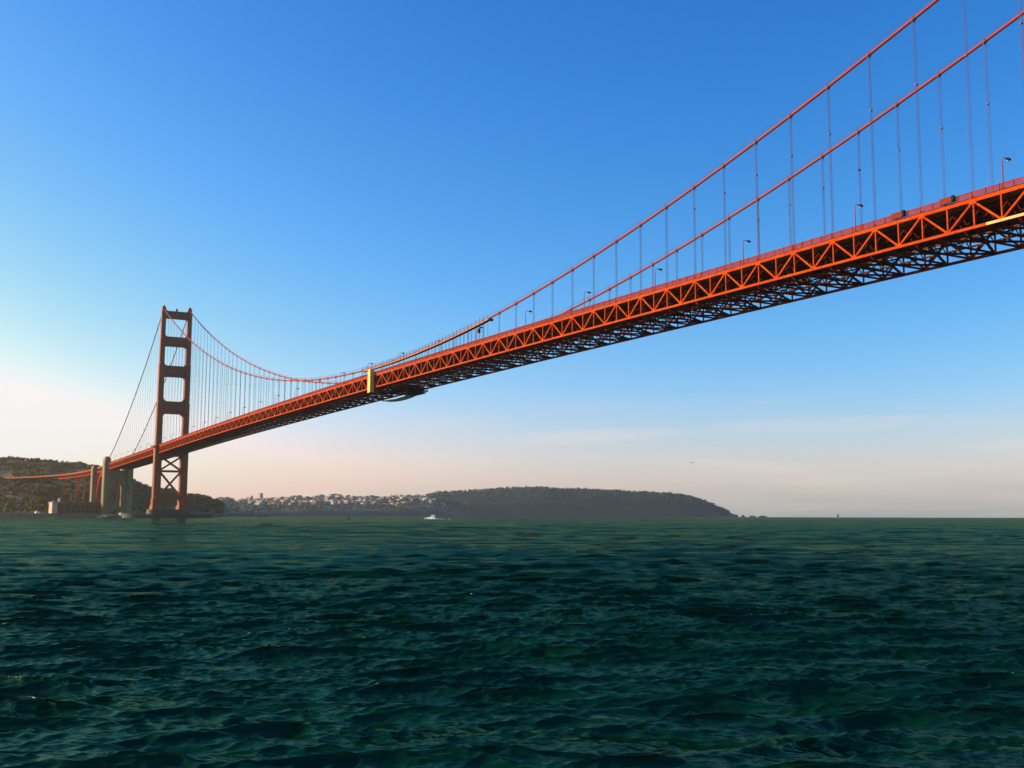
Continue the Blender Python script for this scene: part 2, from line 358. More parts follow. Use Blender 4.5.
# ------------------------------------------------------------------ houses far off
def house_mesh(wx, wy, h, roof, wallm, roofm, nm):
    b = MB(); b.box(-wx/2, wx/2, -wy/2, wy/2, -6, h); wall = b
    me = b.mesh(nm, wallm); me.materials.append(roofm)
    import bmesh
    bm = bmesh.new(); bm.from_mesh(me)
    if roof > .5:
        v = [bm.verts.new(c) for c in ((-wx/2-.5, -wy/2-.5, h), (wx/2+.5, -wy/2-.5, h), (wx/2+.5, wy/2+.5, h), (-wx/2-.5, wy/2+.5, h), (-wx/2-.5, 0, h+roof), (wx/2+.5, 0, h+roof))]
        for f in ((0, 1, 5, 4), (2, 3, 4, 5), (0, 4, 3), (1, 2, 5), (3, 2, 1, 0)):
            fc = bm.faces.new([v[i] for i in f]); fc.material_index = 1
    else:
        g = bmesh.ops.create_cube(bm, size=1, matrix=Matrix.Translation((0, 0, h+.4)) @ Matrix.Diagonal((wx+.4, wy+.4, .8, 1)))
        for v in g['verts']:
            for f in v.link_faces: f.material_index = 1
        g = bmesh.ops.create_cube(bm, size=1, matrix=Matrix.Translation((wx*.2, 0, h+1.8)) @ Matrix.Diagonal((wx*.25, wy*.3, 2.2, 1)))
    # window bands, slightly proud dark panes
    dm = 2; me.materials.append(DARK)
    for lv in range(int(h//3.4)):
        for k in range(max(1, int(wy//3.5))):
            y = -wy/2+wy*(k+.5)/max(1, int(wy//3.5))
            for sx in (-1, 1):
                g = bmesh.ops.create_cube(bm, size=1, matrix=Matrix.Translation((sx*(wx/2+.02), y, 1.9+lv*3.4)) @ Matrix.Diagonal((.1, 1.3, 1.4, 1)))
                for v in g['verts']:
                    for f in v.link_faces: f.material_index = dm
    bmesh.ops.recalc_face_normals(bm, faces=bm.faces); bm.to_mesh(me); bm.free(); return me
HC = [('white', (.46, .44, .40), ROOFG), ('cream', (.44, .36, .25), ROOFR), ('pale pink', (.38, .26, .20), ROOFR), ('grey', (.24, .23, .22), ROOFG), ('tan', (.30, .22, .14), ROOFG)]
protos = []
for cname, c, rm in HC:
    wm = mat('house_'+cname.replace(' ', '_'), c, tuple(x*.92 for x in c), .1, .8)
    protos.append((cname, house_mesh(13, 17, 9, 3.5, wm, rm, 'house'), 'gabled'))
    protos.append((cname, house_mesh(20, 26, 13, 0, wm, rm, 'flat_roofed_house'), 'boxy'))
nh = 0
while nh < 290:
    px = random.choice([random.gauss(330, 55), random.uniform(222, 448)]); 
    if not 218 < px < 450: continue
    t = random.uniform(.25, 1.0)**.7
    if px < 250 and t < .75: continue
    if px > 410 and (t < .45 or t > .8): continue
    if mnoise.noise(Vector((px*.06, t*4, 8))) < -.25: continue
    cname, me, kd = random.choice(protos); p = city.point(px, min(t, 1.0))
    o = bpy.data.objects.new('house', me); col.objects.link(o); o.location = (p.x, p.y, p.z+.5)
    s_ = random.uniform(.6, 1.15); o.scale = (s_, s_, s_*random.uniform(.8, 1.15)); o.rotation_euler = (0, 0, random.choice([.3, .3+math.pi/2])+random.uniform(-.25, .25))
    zx = ('left of the slim tower block' if px < 258 else 'right of the slim tower block' if px < 300 else 'below the widest skyline block' if px < 352 else 'right of the buoy' if px < 385 else 'left of the motor boat' if px < 425 else 'above the motor boat')
    zr = 'high on' if t > .8 else 'midway up' if t > .55 else 'low on'
    sz = 'small' if s_ < .78 else 'medium' if s_ < .97 else 'large'
    tag(o, '%s %s %s house %s the far hillside, %s' % (sz, cname, kd, zr, zx), 'house', '%s %s %s houses %s the far hillside %s' % (sz, cname, kd, zr, zx))
    nh += 1
# a few larger blocks and spires on the skyline
wm = mat('apartment_wall', (.42, .36, .31), (.48, .42, .36), .1, .8)
for px, wd, h, lb in ((336, 60, 17, 'long block on the skyline of the far hillside, widest of the skyline buildings'), (322, 34, 15, 'squat block on the far skyline just left of the widest block'),
                      (300, 26, 14, 'small block on the far skyline right of the slim tower'), (372, 30, 15, 'block on the far skyline right of the widest block'), (262, 15, 33, 'taller slim tower block on the left part of the far skyline')):
    p = city.point(px, .99); me = house_mesh(18, wd, h, 0, wm, ROOFG, 'apartment_block')
    o = bpy.data.objects.new('apartment_block', me); col.objects.link(o); o.location = p; o.rotation_euler = (0, 0, .35)
    tag(o, lb, 'apartment block')
for px, h, lb in ((253.5, 26, 'slim church spire on the far skyline right of the shore bluff'),):
    p = city.point(px, .99); b = MB(); b.box(-5, 5, -5, 5, -4, h*.6); o = empty('church_tower', p); b2 = MB(); b2.poly_z([(-5.3, -5.3), (5.3, -5.3), (5.3, 5.3), (-5.3, 5.3)], h*.6+.01, h, .05)
    bo = b.build('shaft', wm); bo.parent = o; so_ = b2.build('spire', ROOFG); so_.parent = o; tag(o, lb, 'church tower')

# ------------------------------------------------------------------ bridge
W = 27.43; P = 15.24; HALF = 7.62; DEPTH = 6.66
def dz(X):
    if X >= 0: return 80.56-5.41*((X-640)/640)**2
    return 75.15+X*4.5/343
def cz(X):
    if X >= 0: return 85.17+139.77*((X-640)/640)**2
    t = -X/343.0; return 224.94+(78.2-224.94)*t-4*11.5*t*(1-t)
bridge = tag(empty('suspension_bridge', (0, 0, 0)), 'long orange steel suspension bridge crossing the strait, its tower at left', 'bridge')
XS, XN = -343.0, 1280.0
near_n = int(1066//P)

def chord(b, Y, off, wd, ht, x0=-22*P, x1=84*P):
    n = int(round((x1-x0)/HALF))
    for i in range(n):
        a = x0+i*HALF; c = a+HALF
        za, zc = dz(a)+off, dz(c)+off
        b.hexa([(a, Y-wd/2, za-ht/2), (c, Y-wd/2, zc-ht/2), (c, Y+wd/2, zc-ht/2), (a, Y+wd/2, za-ht/2),
                (a, Y-wd/2, za+ht/2), (c, Y-wd/2, zc+ht/2), (c, Y+wd/2, zc+ht/2), (a, Y+wd/2, za+ht/2)])
        b.f = b.f[:-6]+[f for f in b.f[-6:]]
def web(b, Y, k):     # both diagonals from top node k
    X = k*P
    for s in (-1, 1): b.beam((X+s*.25, Y, dz(X)-.45), (X+s*(HALF-.2), Y, dz(X+s*HALF)-DEPTH+.30), .50, .50, (0, 1, 0))
def post(b, Y, i):
    X = i*HALF; b.beam((X, Y, dz(X)-.5), (X, Y, dz(X)-DEPTH+.3), .38, .42, (0, 1, 0))
near_ids = sorted(range(-22, 85), key=lambda k: abs(k*P-1060) if k*P < 1075 else 1e5+k)
vis50 = set(near_ids[:50])
for side, Y in (('near', 0.0), ('far', W)):
    b = MB(); chord(b, Y, 0, .72, 1.05); b2 = MB(); chord(b2, Y, -DEPTH, .72, .70)
    for i in range(-44, 169):          # gusset plates
        X = i*HALF
        if i % 2 == 0: b.box(X-1.05, X+1.05, Y-.39, Y+.39, dz(X)-1.05, dz(X)-.4)
        else: b2.box(X-.95, X+.95, Y-.39, Y+.39, dz(X)-DEPTH+.3, dz(X)-DEPTH+.85)
    tr = b.build('side_truss', ORANGE, bridge); b2.build('bottom_chord', ORANGE, tr)
    rest = MB(); restp = MB()
    for k in range(-22, 85):
        if side == 'near' and k in vis50:
            q = MB(); web(q, Y, k); X = k*P
            q1 = MB(); q1.v = q.v[:8]; q1.f = q.f[:6]; q1.build('diagonal', ORANGE, tr)
            q2 = MB(); q2.v = q.v[8:]; q2.f = q.f[:6]; q2.build('diagonal', ORANGE, tr)
        else: web(rest, Y, k)
        for i in (2*k, 2*k+1):
            if side == 'near' and k in vis50: q = MB(); post(q, Y, i); q.build('truss_post', ORANGE, tr)
            else: post(restp, Y, i)
    o = rest.build('diagonal', ORANGE, tr); o['kind'] = 'stuff'
    o = restp.build('truss_post', ORANGE, tr); o['kind'] = 'stuff'
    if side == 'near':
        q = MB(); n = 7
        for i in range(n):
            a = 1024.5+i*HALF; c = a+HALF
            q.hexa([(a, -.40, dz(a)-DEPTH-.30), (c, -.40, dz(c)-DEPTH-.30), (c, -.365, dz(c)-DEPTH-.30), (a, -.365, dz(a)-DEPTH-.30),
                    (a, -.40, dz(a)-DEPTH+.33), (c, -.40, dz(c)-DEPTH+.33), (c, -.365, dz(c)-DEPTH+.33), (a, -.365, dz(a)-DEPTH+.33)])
        tag(q.build('chord_panel', CREAM, tr), 'pale yellow stretch of bottom chord')

# deck slab, kerbs, fascia
def strip(b, y0, y1, o0, o1, x0=-22*P, x1=84*P, step=P):
    n = int(round((x1-x0)/step))
    for i in range(n):
        a = x0+i*step; c = a+step
        b.hexa([(a, y0, dz(a)+o0), (c, y0, dz(c)+o0), (c, y1, dz(c)+o0), (a, y1, dz(a)+o0), (a, y0, dz(a)+o1), (c, y0, dz(c)+o1), (c, y1, dz(c)+o1), (a, y1, dz(a)+o1)])
b = MB(); strip(b, 3.4, W-3.4, -.55, -.15); b.build('roadway', ASPH, bridge)
b = MB(); strip(b, .42, 3.38, -.5, .25); b.build('sidewalk', CONC, bridge)
b = MB(); strip(b, W-3.38, W-.42, -.5, .25); b.build('sidewalk', CONC, bridge)
b = MB()
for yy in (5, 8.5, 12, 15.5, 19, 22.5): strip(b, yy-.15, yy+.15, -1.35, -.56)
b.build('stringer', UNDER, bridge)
for Y, s in ((-.62, -1), (W+.62, 1)):
    b = MB(); strip(b, Y-.08, Y+.08, 1.85, 2.0); strip(b, Y-.05, Y+.05, .72, .84); strip(b, Y-.22, Y+.22, .44, .60) if False else None
    strip(b, min(Y, Y-s*.26), max(Y, Y-s*.26), .50, .62)
    nx = int((84*P+22*P)/.42)
    for i in range(nx):
        X = -22*P+i*.42; z = dz(X)
        if X > 1110 or X < -330: continue
        b.box(X, X+.30, Y-.03, Y+.03, z+.84, z+1.85)
    for i in range(-88, 84*4+1):
        X = i*P/4; b.box(X-.13, X+.13, Y-.11, Y+.11, dz(X)+.62, dz(X)+2.12)
    b.build('railing', RAILP, bridge)

# floor beams (lattice), bottom laterals
def floor_beam(b, i):
    X = i*HALF; z = dz(X)-.58
    b.box(X-.25, X+.25, .37, W-.37, z-1.15, z-.78)
    b.box(X-.25, X+.25, .37, W-.37, z-3.3, z-3.0)
    n = 8
    for k in range(n):
        y0 = .5+(W-1)*k/n; y1 = .5+(W-1)*(k+1)/n; ym = (y0+y1)/2
        b.beam((X, y0, z-3.0), (X, ym, z-1.15), .22, .25, (1, 0, 0)); b.beam((X, ym, z-1.15), (X, y1, z-3.0), .22, .25, (1, 0, 0))
def lateral(b, k):
    a = k*P; c = a+P; z0 = dz(a)-DEPTH; z1 = dz(c)-DEPTH; zm = dz(a+HALF)-DEPTH; m = a+HALF
    b.beam((a, .4, z0+.1), (a, W-.4, z0+.1), .45, .5)
    b.beam((m, .4, zm+.1), (m, W-.4, zm+.1), .45, .5)
    for p, q in (((a, .4, z0-.12), (m, W/2, zm-.12)), ((m, W/2, zm-.12), (c, .4, z1-.12)), ((a, W-.4, z0-.12), (m, W/2, zm-.12)), ((m, W/2, zm-.12), (c, W-.4, z1-.12))):
        b.beam(p, q, .62, .5)
    for yy in (7.5, 20):       # sway struts down from the floor beam
        for X, z in ((a, z0), (m, zm)):
            b.beam((X, yy, z+.3), (X, yy-3 if yy < W/2 else yy+3, z+DEPTH-4.0), .4, .4)
rest = MB(); restl = MB(); b100 = set(sorted(range(-44, 169), key=lambda i: abs(i*HALF-1060) if i*HALF < 1075 else 1e5+i)[:100])
for i in range(-44, 169):
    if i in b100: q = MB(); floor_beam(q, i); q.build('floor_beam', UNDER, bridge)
    else: floor_beam(rest, i)
for k in range(-22, 84):
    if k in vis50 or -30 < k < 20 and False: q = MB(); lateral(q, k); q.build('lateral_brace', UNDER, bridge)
    else: lateral(restl, k)
o = rest.build('floor_beam', UNDER, bridge); o['kind'] = 'stuff'
o = restl.build('lateral_brace', UNDER, bridge); o['kind'] = 'stuff'
b = MB(); strip(b, 9.2, 9.7, -DEPTH+.5, -DEPTH+.9); strip(b, 17.8, 18.3, -DEPTH+.5, -DEPTH+.9); strip(b, 11, 12.2, -DEPTH+.45, -DEPTH+.55)
b.build('maintenance_walkway', UNDER, bridge)

# cables and suspenders
for Y in (0.0, W):
    pts = [(X, Y, cz(X)) for X in np.concatenate([np.arange(-343, 0, 12.25), np.arange(0, 1281, 7.62)])]
    b = MB(); b.tube(pts, .46, 10)
    cb = b.build('main_cable', CABLE, bridge, True)
    # hand lines above the cable
    hl = MB()
    for s in (-.55, .55): hl.tube([(X, Y+s, cz(X)+1.35) for X in np.arange(0, 1281, P)], .035, 4, False)
    hl.build('hand_line', ROPE, cb)
    rest = MB()
    for k in list(range(-22, 0))+list(range(1, 84)):
        X = k*P; q = MB() if (k in vis50) else rest
        z1 = cz(X); z0 = dz(X)+.4
        q.tube([(X-.55, Y, z1+(cz(X-.55)-z1)), (X+.55, Y, cz(X+.55))], .60, 10)
        for s in (-1, 1):
            q.box(X-.10, X+.10, Y+s*.52-.08, Y+s*.52+.08, z1-1.0, z1+.1)
            if z1-z0 > 1:
                for sx in (-.19, .19): q.tube([(X+sx, Y+s*.24, z1-.5), (X+sx, Y+s*.24, z0)], .038 if X > 0 else .022, 5, False)
        q.box(X-.32, X+.32, Y-.36, Y+.36, z0-.02, z0+.55)
        if z1-z0 > 30: q.box(X-.28, X+.28, Y-.32, Y+.32, (z1+z0)/2+8, (z1+z0)/2+8.35)
        for s in (-.55, .55): q.box(X-.04, X+.04, Y+s-.04, Y+s+.04, z1+.2, z1+1.4)
        if q is not rest: q.build('suspender', ROPE, cb)
    o = rest.build('suspender', ROPE, cb); o['kind'] = 'stuff'

# towers
def tower(X0, full=True):
    tiers = [(13.5, 22, 8.2, 14.5), (22, 75, 7.2, 12.6), (75, 124, 6.1, 11.2), (124, 166, 5.6, 10.2), (166, 194, 5.0, 9.0), (194, 224, 4.4, 7.8)]
    for Y in (0.0, W):
        b = MB()
        for z0, z1, wy, wx in tiers:
            b.box(X0-wx/2, X0+wx/2, Y-wy*.33, Y+wy*.33, z0, z1)
            b.box(X0-wx*.40, X0+wx*.40, Y-wy*.5, Y+wy*.5, z0, z1-1.6)
            b.box(X0-wx*.46, X0+wx*.46, Y-wy*.42, Y+wy*.42, z0, z1-.8)
        leg = b.build('tower_leg', TOWERP, bridge)
        q = MB(); q.box(X0-3.2, X0+3.2, Y-1.9, Y+1.9, 224.05, 226.4); q.box(X0-1.6, X0+1.6, Y-1.2, Y+1.2, 226.4, 228); q.tube([(X0, Y, 228), (X0, Y, 231)], [.5, .25], 8)
        q.build('saddle_housing', TOWERP, leg)
        q = MB(); q.poly_z([(X0-8.6, Y-5), (X0+8.6, Y-5), (X0+8.6, Y+5), (X0-8.6, Y+5)], 9.0, 13.45, .9); q.build('leg_plinth', TOWERP, leg)
        q = MB()
        q.box(X0-7.6, X0-6, Y-5.6, Y+5.6, dz(X0)+1.0, dz(X0)+1.4); q.box(X0+6, X0+7.6, Y-5.6, Y+5.6, dz(X0)+1.0, dz(X0)+1.4)
        s = -1 if Y == 0 else 1
        ya, yb = sorted((Y+s*3.7, Y+s*6.4)); q.box(X0-7.6, X0+7.6, ya, yb, dz(X0)-.6, dz(X0)+.2); q.box(X0-7.6, X0+7.6, *sorted((Y+s*6.2, Y+s*6.4)), dz(X0)+.2, dz(X0)+1.8)
        q.build('tower_balcony', TOWERP, leg)
    def strut(z0, z1, wy, dpt, r):
        b = MB(); y0 = wy/2-.05; y1 = W-wy/2+.05; n = 6
        b.poly_x([(y0, z0), (y1, z0), (y1, z1), (y0, z1)], X0-dpt/2, X0+dpt/2)
        for z, sg in ((z0, -1), (z1, 1)):          # rounded portal corners
            for yy, sy in ((y0, 1), (y1, -1)):
                pts = [(yy, z-sg*.02), (yy, z+sg*r)]
                for k in range(n+1):
                    t = math.pi/2*k/n; pts.append((yy+sy*r*(1-math.cos(t)), z+sg*r*(1-math.sin(t))))
                pts.append((yy+sy*r, z-sg*.02)); b.poly_x(pts, X0-dpt/2+.15, X0+dpt/2-.15)
        nf = 11                                     # vertical fluting on the faces
        for k in range(nf):
            yc = y0+(y1-y0)*(k+.5)/nf
            for sx in (-1, 1): b.box(*sorted((X0+sx*dpt/2, X0+sx*(dpt/2+.45))), yc-.55, yc+.55, z0+.9, z1-.9)
        for sx in (-1, 1): b.box(*sorted((X0+sx*dpt/2, X0+sx*(dpt/2+.3))), y0+.3, y1-.3, z0+.02, z0+.7); b.box(*sorted((X0+sx*dpt/2, X0+sx*(dpt/2+.3))), y0+.3, y1-.3, z1-.7, z1-.02)
        return b.build('portal_strut', TOWERP, bridge)
    strut(214.6, 222.5, 4.4, 5.6, 2.2); strut(184.2, 194.4, 5.0, 6.2, 2.6); strut(151, 162.8, 5.6, 6.8, 3.0); strut(111, 124.2, 6.1, 7.6, 4.2)
    strut(dz(X0)-DEPTH-3.4, dz(X0)-DEPTH-.8, 7.2, 7.0, 1.0)
    b = MB(); b.box(X0-2.8, X0+2.8, 3.5, W-3.5, 48.4, 50.6); b.build('cross_strut', TOWERP, bridge)
    b = MB(); b.box(X0-3.2, X0+3.2, 4, W-4, 19.5, 24.0); b.build('cross_strut', TOWERP, bridge)
    for za, zb in ((50.6, dz(X0)-DEPTH-3.4), (24.0, 48.4)):
        for sx in (-2.2, 2.2):
            b = MB(); b.beam((X0+sx, 3.4, za+.2), (X0+sx, W-3.4, zb-.2), 1.5, 1.5, (1, 0, 0)); b.build('cross_brace', TOWERP, bridge)
            b = MB(); b.beam((X0+sx+.02, 3.4, zb-.2), (X0+sx+.02, W-3.4, za+.2), 1.44, 1.44, (1, 0, 0)); b.build('cross_brace', TOWERP, bridge)
    b = MB(); b.tube([(X0, W/2, 222.5), (X0, W/2, 224.2)], 1.0, 10); b.tube([(X0, W/2, 224.2), (X0, W/2, 226)], [1.1, .6], 10); b.build('beacon', DARK, bridge)
    # pier and fender
    b = MB(); pts = []
    for k in range(28):
        t = 2*math.pi*k/28; pts.append((X0+13*math.copysign(abs(math.cos(t))**.6, math.cos(t)), W/2+23*math.copysign(abs(math.sin(t))**.6, math.sin(t))))
    b.poly_z(pts, -5, 9.05, .96); b.build('pier', DCONC, bridge)
tower(0.0); tower(1280.0)
b = MB(); n = 64; ro = []; ri = []
for k in range(n):
    t = 2*math.pi*k/n; ro.append((27*math.cos(t), W/2+47*math.sin(t))); ri.append((21*math.cos(t), W/2+40*math.sin(t)))
for k in range(n):
    j = (k+1) % n; b.hexa([(*ri[k], -5), (*ri[j], -5), (*ro[j], -5), (*ro[k], -5), (*ri[k], 4.2), (*ri[j], 4.2), (*ro[j], 4.2), (*ro[k], 4.2)])
tag(b.build('pier_fender', DCONC), 'low dark oval concrete fender ring around the foot of the bridge tower', 'fender')

# ------------------------------------------------------------------ pylons, arch, approach viaduct
def pylon(x0, x1, label, ztop, zbase, opening):
    r = empty('concrete_pylon', ((x0+x1)/2, W/2, 0)); tag(r, label, 'pylon')
    for Y, s in ((-.9, -1), (W+.9, 1)):
        b = MB(); b.box(x0, x1, Y-3.6, Y+3.6, zbase, ztop); b.box(x0+2, x1-2, Y-4.2, Y+4.2, zbase, ztop-4); b.box(x0+3, x1-3, Y-2.6, Y+2.6, ztop, ztop+2.2)
        b.build('shaft', CONC, r)
    b = MB(); zt = dz(x1)-DEPTH-1.2; y0, y1 = 2.65, W-2.65; xa, xb = x0+2.5, x1-2.5; o0, o1, oz = opening
    pts = [(y0, zbase), (o0, zbase), (o0, oz)]
    for k in range(1, 8):
        t = math.pi*k/8; pts.append(((o0+o1)/2-(o1-o0)/2*math.cos(t), oz+(o1-o0)/2*math.sin(t)))
    pts += [(o1, oz), (o1, zbase), (y1, zbase), (y1, zt), (y0, zt)]
    # arched opening wall built from quads so it stays clean
    arc = [(o0, oz)]+[((o0+o1)/2-(o1-o0)/2*math.cos(math.pi*k/8), oz+(o1-o0)/2*math.sin(math.pi*k/8)) for k in range(1, 8)]+[(o1, oz)]
    b.poly_x([(y0, zbase), (o0, zbase), (o0, zt), (y0, zt)], xa, xb); b.poly_x([(o1, zbase), (y1, zbase), (y1, zt), (o1, zt)], xa, xb)
    for (ya, za), (yb, zb) in zip(arc, arc[1:]): b.poly_x([(ya, za), (yb, zb), (yb, zt), (ya, zt)], xa+.01, xb-.01)
    b.build('cross_wall', CONC, r)
    return r
pylon(-364, -343.6, 'tall concrete pylon pair with an arched opening, standing just right of the brick fort', 79, 0, (8, 19, 40))
pylon(-477, -458, 'pale concrete pylon pair behind the brick fort, left of the steel arch', 72.5, 2, (8, 19, 38))
via = tag(empty('approach_viaduct', (-460, W/2, 0)), 'orange arch and low truss viaduct running from the pylons into the bluff at left', 'viaduct')
for Y in (1.0, W-1.0):     # fort arch
    b = MB(); xa, xb = -457.0, -365.0; pr = None
    for k in range(13):
        t = k/12; X = xa+(xb-xa)*t; z = 22+36*(1-(2*t-1)**2); z2 = z+4.2
        if pr: b.beam(pr[0], (X, Y, z), 1.1, 1.1); b.beam(pr[1], (X, Y, z2), 1.1, 1.1); b.beam(pr[0], (X, Y, z2), .5, .5)
        b.beam((X, Y, z), (X, Y, z2), .5, .5)
        if z2 < 60: b.beam((X, Y, z2), (X, Y, dz(X)-2.2), .8, .8)
        pr = ((X, Y, z), (X, Y, z2))
    b.build('arch_rib', ORANGE, via)
path = [(-343.6, W/2, dz(-343)), (-460, W/2, 69.4), (-560, 11, 68.6), (-660, 2, 68.0), (-770, -20, 67.5), (-880, -57, 67.2), (-970, -100, 67.2), (-1080, -170, 67.2)]
def smooth_path(p, n=8):
    out = []; p = [Vector(q) for q in p]
    for i in range(len(p)-1):
        a, b_, c, d = p[max(i-1, 0)], p[i], p[i+1], p[min(i+2, len(p)-1)]
        for k in range(n):
            t = k/n; out.append(.5*((2*b_)+(c-a)*t+(2*a-5*b_+4*c-d)*t*t+(3*b_-a-3*c+d)*t**3))
    return out+[p[-1]]
sp = smooth_path(path)
bd, br = MB(), MB(); tr_ = MB()
def side(i): 
    t = (sp[min(i+1, len(sp)-1)]-sp[max(i-1, 0)]); return Vector((-t.y, t.x, 0)).normalized()
for i in range(len(sp)-1):
    n0, n1 = side(i), side(i+1); a, c = sp[i], sp[i+1]; h = 13.0
    bd.hexa([a-n0*h+Vector((0, 0, -.9)), c-n1*h+Vector((0, 0, -.9)), c+n1*h+Vector((0, 0, -.9)), a+n0*h+Vector((0, 0, -.9)), a-n0*h, c-n1*h, c+n1*h, a+n0*h])
    for s in (-1, 1):
        u = Vector((0, 0, 1.1)); q0, q1 = a+n0*s*(h+.1), c+n1*s*(h+.1)
        br.beam(q0+u, q1+u, .3, .25); br.beam(q0+u*.15, q1+u*.15, .5, 1.2); br.beam(q0, q0+u, .3, .3)
        if a.x > -720:
            dn = Vector((0, 0, -6.0)); tr_.beam(q0+dn, q1+dn, .8, .8); m = (q0+q1)/2
            tr_.beam(q0+Vector((0, 0, -.7)), m+dn, .5, .5); tr_.beam(m+dn, q1+Vector((0, 0, -.7)), .5, .5)
bd.build('deck', CONC, via); br.build('railing', ORANGE, via); tr_.build('side_truss', ORANGE, via)
for i in range(17, len(sp)-26, 5):    # steel bents under the approach
    a = sp[i]; n0 = side(i); b = MB()
    if a.x > -480 or a.x < -730: continue
    for s in (-1, 1): b.beam(a+n0*s*10+Vector((0, 0, -7)), Vector((a.x, a.y, 3))+n0*s*12, 1.4, 1.4)
    for zz in (20, 40): b.beam(Vector((a.x, a.y, zz))-n0*11, Vector((a.x, a.y, zz))+n0*11, .8, .8)
    b.build('steel_bent', ORANGE, via)

# brick fort below the arch
fort = tag(empty('brick_fort', (-405, -30, 3)), 'low brown brick fort at the waterline below the arch', 'fort')
b = MB(); b.poly_z([(-446, -62), (-380, -66), (-366, -50), (-366, -8), (-380, 4), (-446, 4)], 3.0, 19, .985); fb = b.build('wall', BRICK, fort)
b = MB(); b.poly_z([(-447, -63), (-380, -67.2), (-365, -50.6), (-365, -7.4), (-380, 5), (-447, 5)], 19.02, 20.6); b.build('parapet', CONC, fort)
for lv in (7, 12):
    for k in range(7):
        b = MB(); y = -45+k*6; b.box(-366.0, -365.62, y-.8, y+.8, lv, lv+2.2); b.build('window', DARK, fort)
b = MB(); b.tube([(-385, -55, 20.6), (-385, -55, 23.8)], 1.6, 10); b.tube([(-385, -55, 23.8), (-385, -55, 26)], [1.7, .2], 10); b.build('lighthouse', WHITE, fort)
# sea wall, keeper's house, sunlit fort corner
b = MB()
for k in range(12):
    a = at(-30+k*11.5, 1428, 0); c = at(-30+(k+1)*11.5, 1428, 0); b.beam((a.x, a.y, 2.2), (c.x, c.y, 2.2), 3, 5.6)
tag(b.build('sea_wall', CONC), 'long pale sea wall along the foot of the bluff at far left', 'sea wall')
def small_house(px, d, zb, wx, wy, h, rf, m1, m2, label, cat='building', rz=.2):
    p = at(px, d, zb); r = tag(empty('waterside_building', p, rz), label, cat)
    b = MB(); b.box(-wx/2, wx/2, -wy/2, wy/2, -1, h); o = b.build('wall', m1); o.parent = r
    b = MB(); b.poly_x([(-wy/2-.5, h), (wy/2+.5, h), (0, h+rf)], -wx/2-.4, wx/2+.4); o = b.build('roof', m2); o.parent = r
    for k in range(3):
        b = MB(); b.box(-wx/2-.06, -wx/2, -wy/2+wy*(k+.5)/3-.6, -wy/2+wy*(k+.5)/3+.6, 1, 2.6); o = b.build('window', DARK); o.parent = r
    return r
TANW = mat('tan_wall', (.55, .36, .24), (.6, .42, .28), .2, .8)
small_house(56.5, 1445, 4.5, 14, 7, 15, 2, TANW, ROOFR, 'tall tan block added as the sunlit left corner of the fort')  # tan walls put the sunlight on the fort's corner into the colour
small_house(41, 1440, 4.2, 5, 5, 3.4, 1.6, WHITE, ROOFG, 'tiny white hut on the sea wall left of the fort')
small_house(126, 1440, 2.5, 10, 9, 3.2, 1.5, TANW, ROOFG, 'tiny pale shed on the rocks right of the big pylon')
for px, lb in ((2, 'leftmost pale house on the bluff road'), (9, 'second pale house from the left on the bluff road'), (19, 'pale house on the bluff road nearest the bridge')):
    small_house(px, 1960, 66, 9, 16, 4, 2, TANW, ROOFR, lb, 'house')

# rocks
def rock(px, d, s, hgt, label, grp=None):
    b = MB(); import bmesh
    bm = bmesh.new(); bmesh.ops.create_icosphere(bm, subdivisions=3, radius=1)
    off = Vector((px, d*.01, 3))
    for v in bm.verts:
        v.co *= 1+.55*mnoise.noise(v.co*1.3+off)+.25*mnoise.noise(v.co*3.1+off); v.co.x *= s; v.co.y *= s; v.co.z = v.co.z*hgt
    me = bpy.data.meshes.new('rock'); bm.to_mesh(me); bm.free(); me.materials.append(ROCK)
    o = bpy.data.objects.new('sea_rock', me); col.objects.link(o); o.location = at(px, d, 0); tag(o, label, 'rock', grp)
rock(742, 5400, 12, 9, 'dark sea rock nearest the tip of the far headland')
rock(751, 5450, 14, 9, 'dark sea rock, middle of three off the far headland')
rock(761, 5500, 20, 9, 'broad dark sea rock farthest from the far headland')
rock(204, 1250, 15, 2.6, 'low dark rock just right of the tower fender')
rock(137, 1400, 14, 3.5, 'low dark rock between the big pylon and the tower')
rock(116, 1428, 20, 3.6, 'low dark rock at the foot of the big pylon')

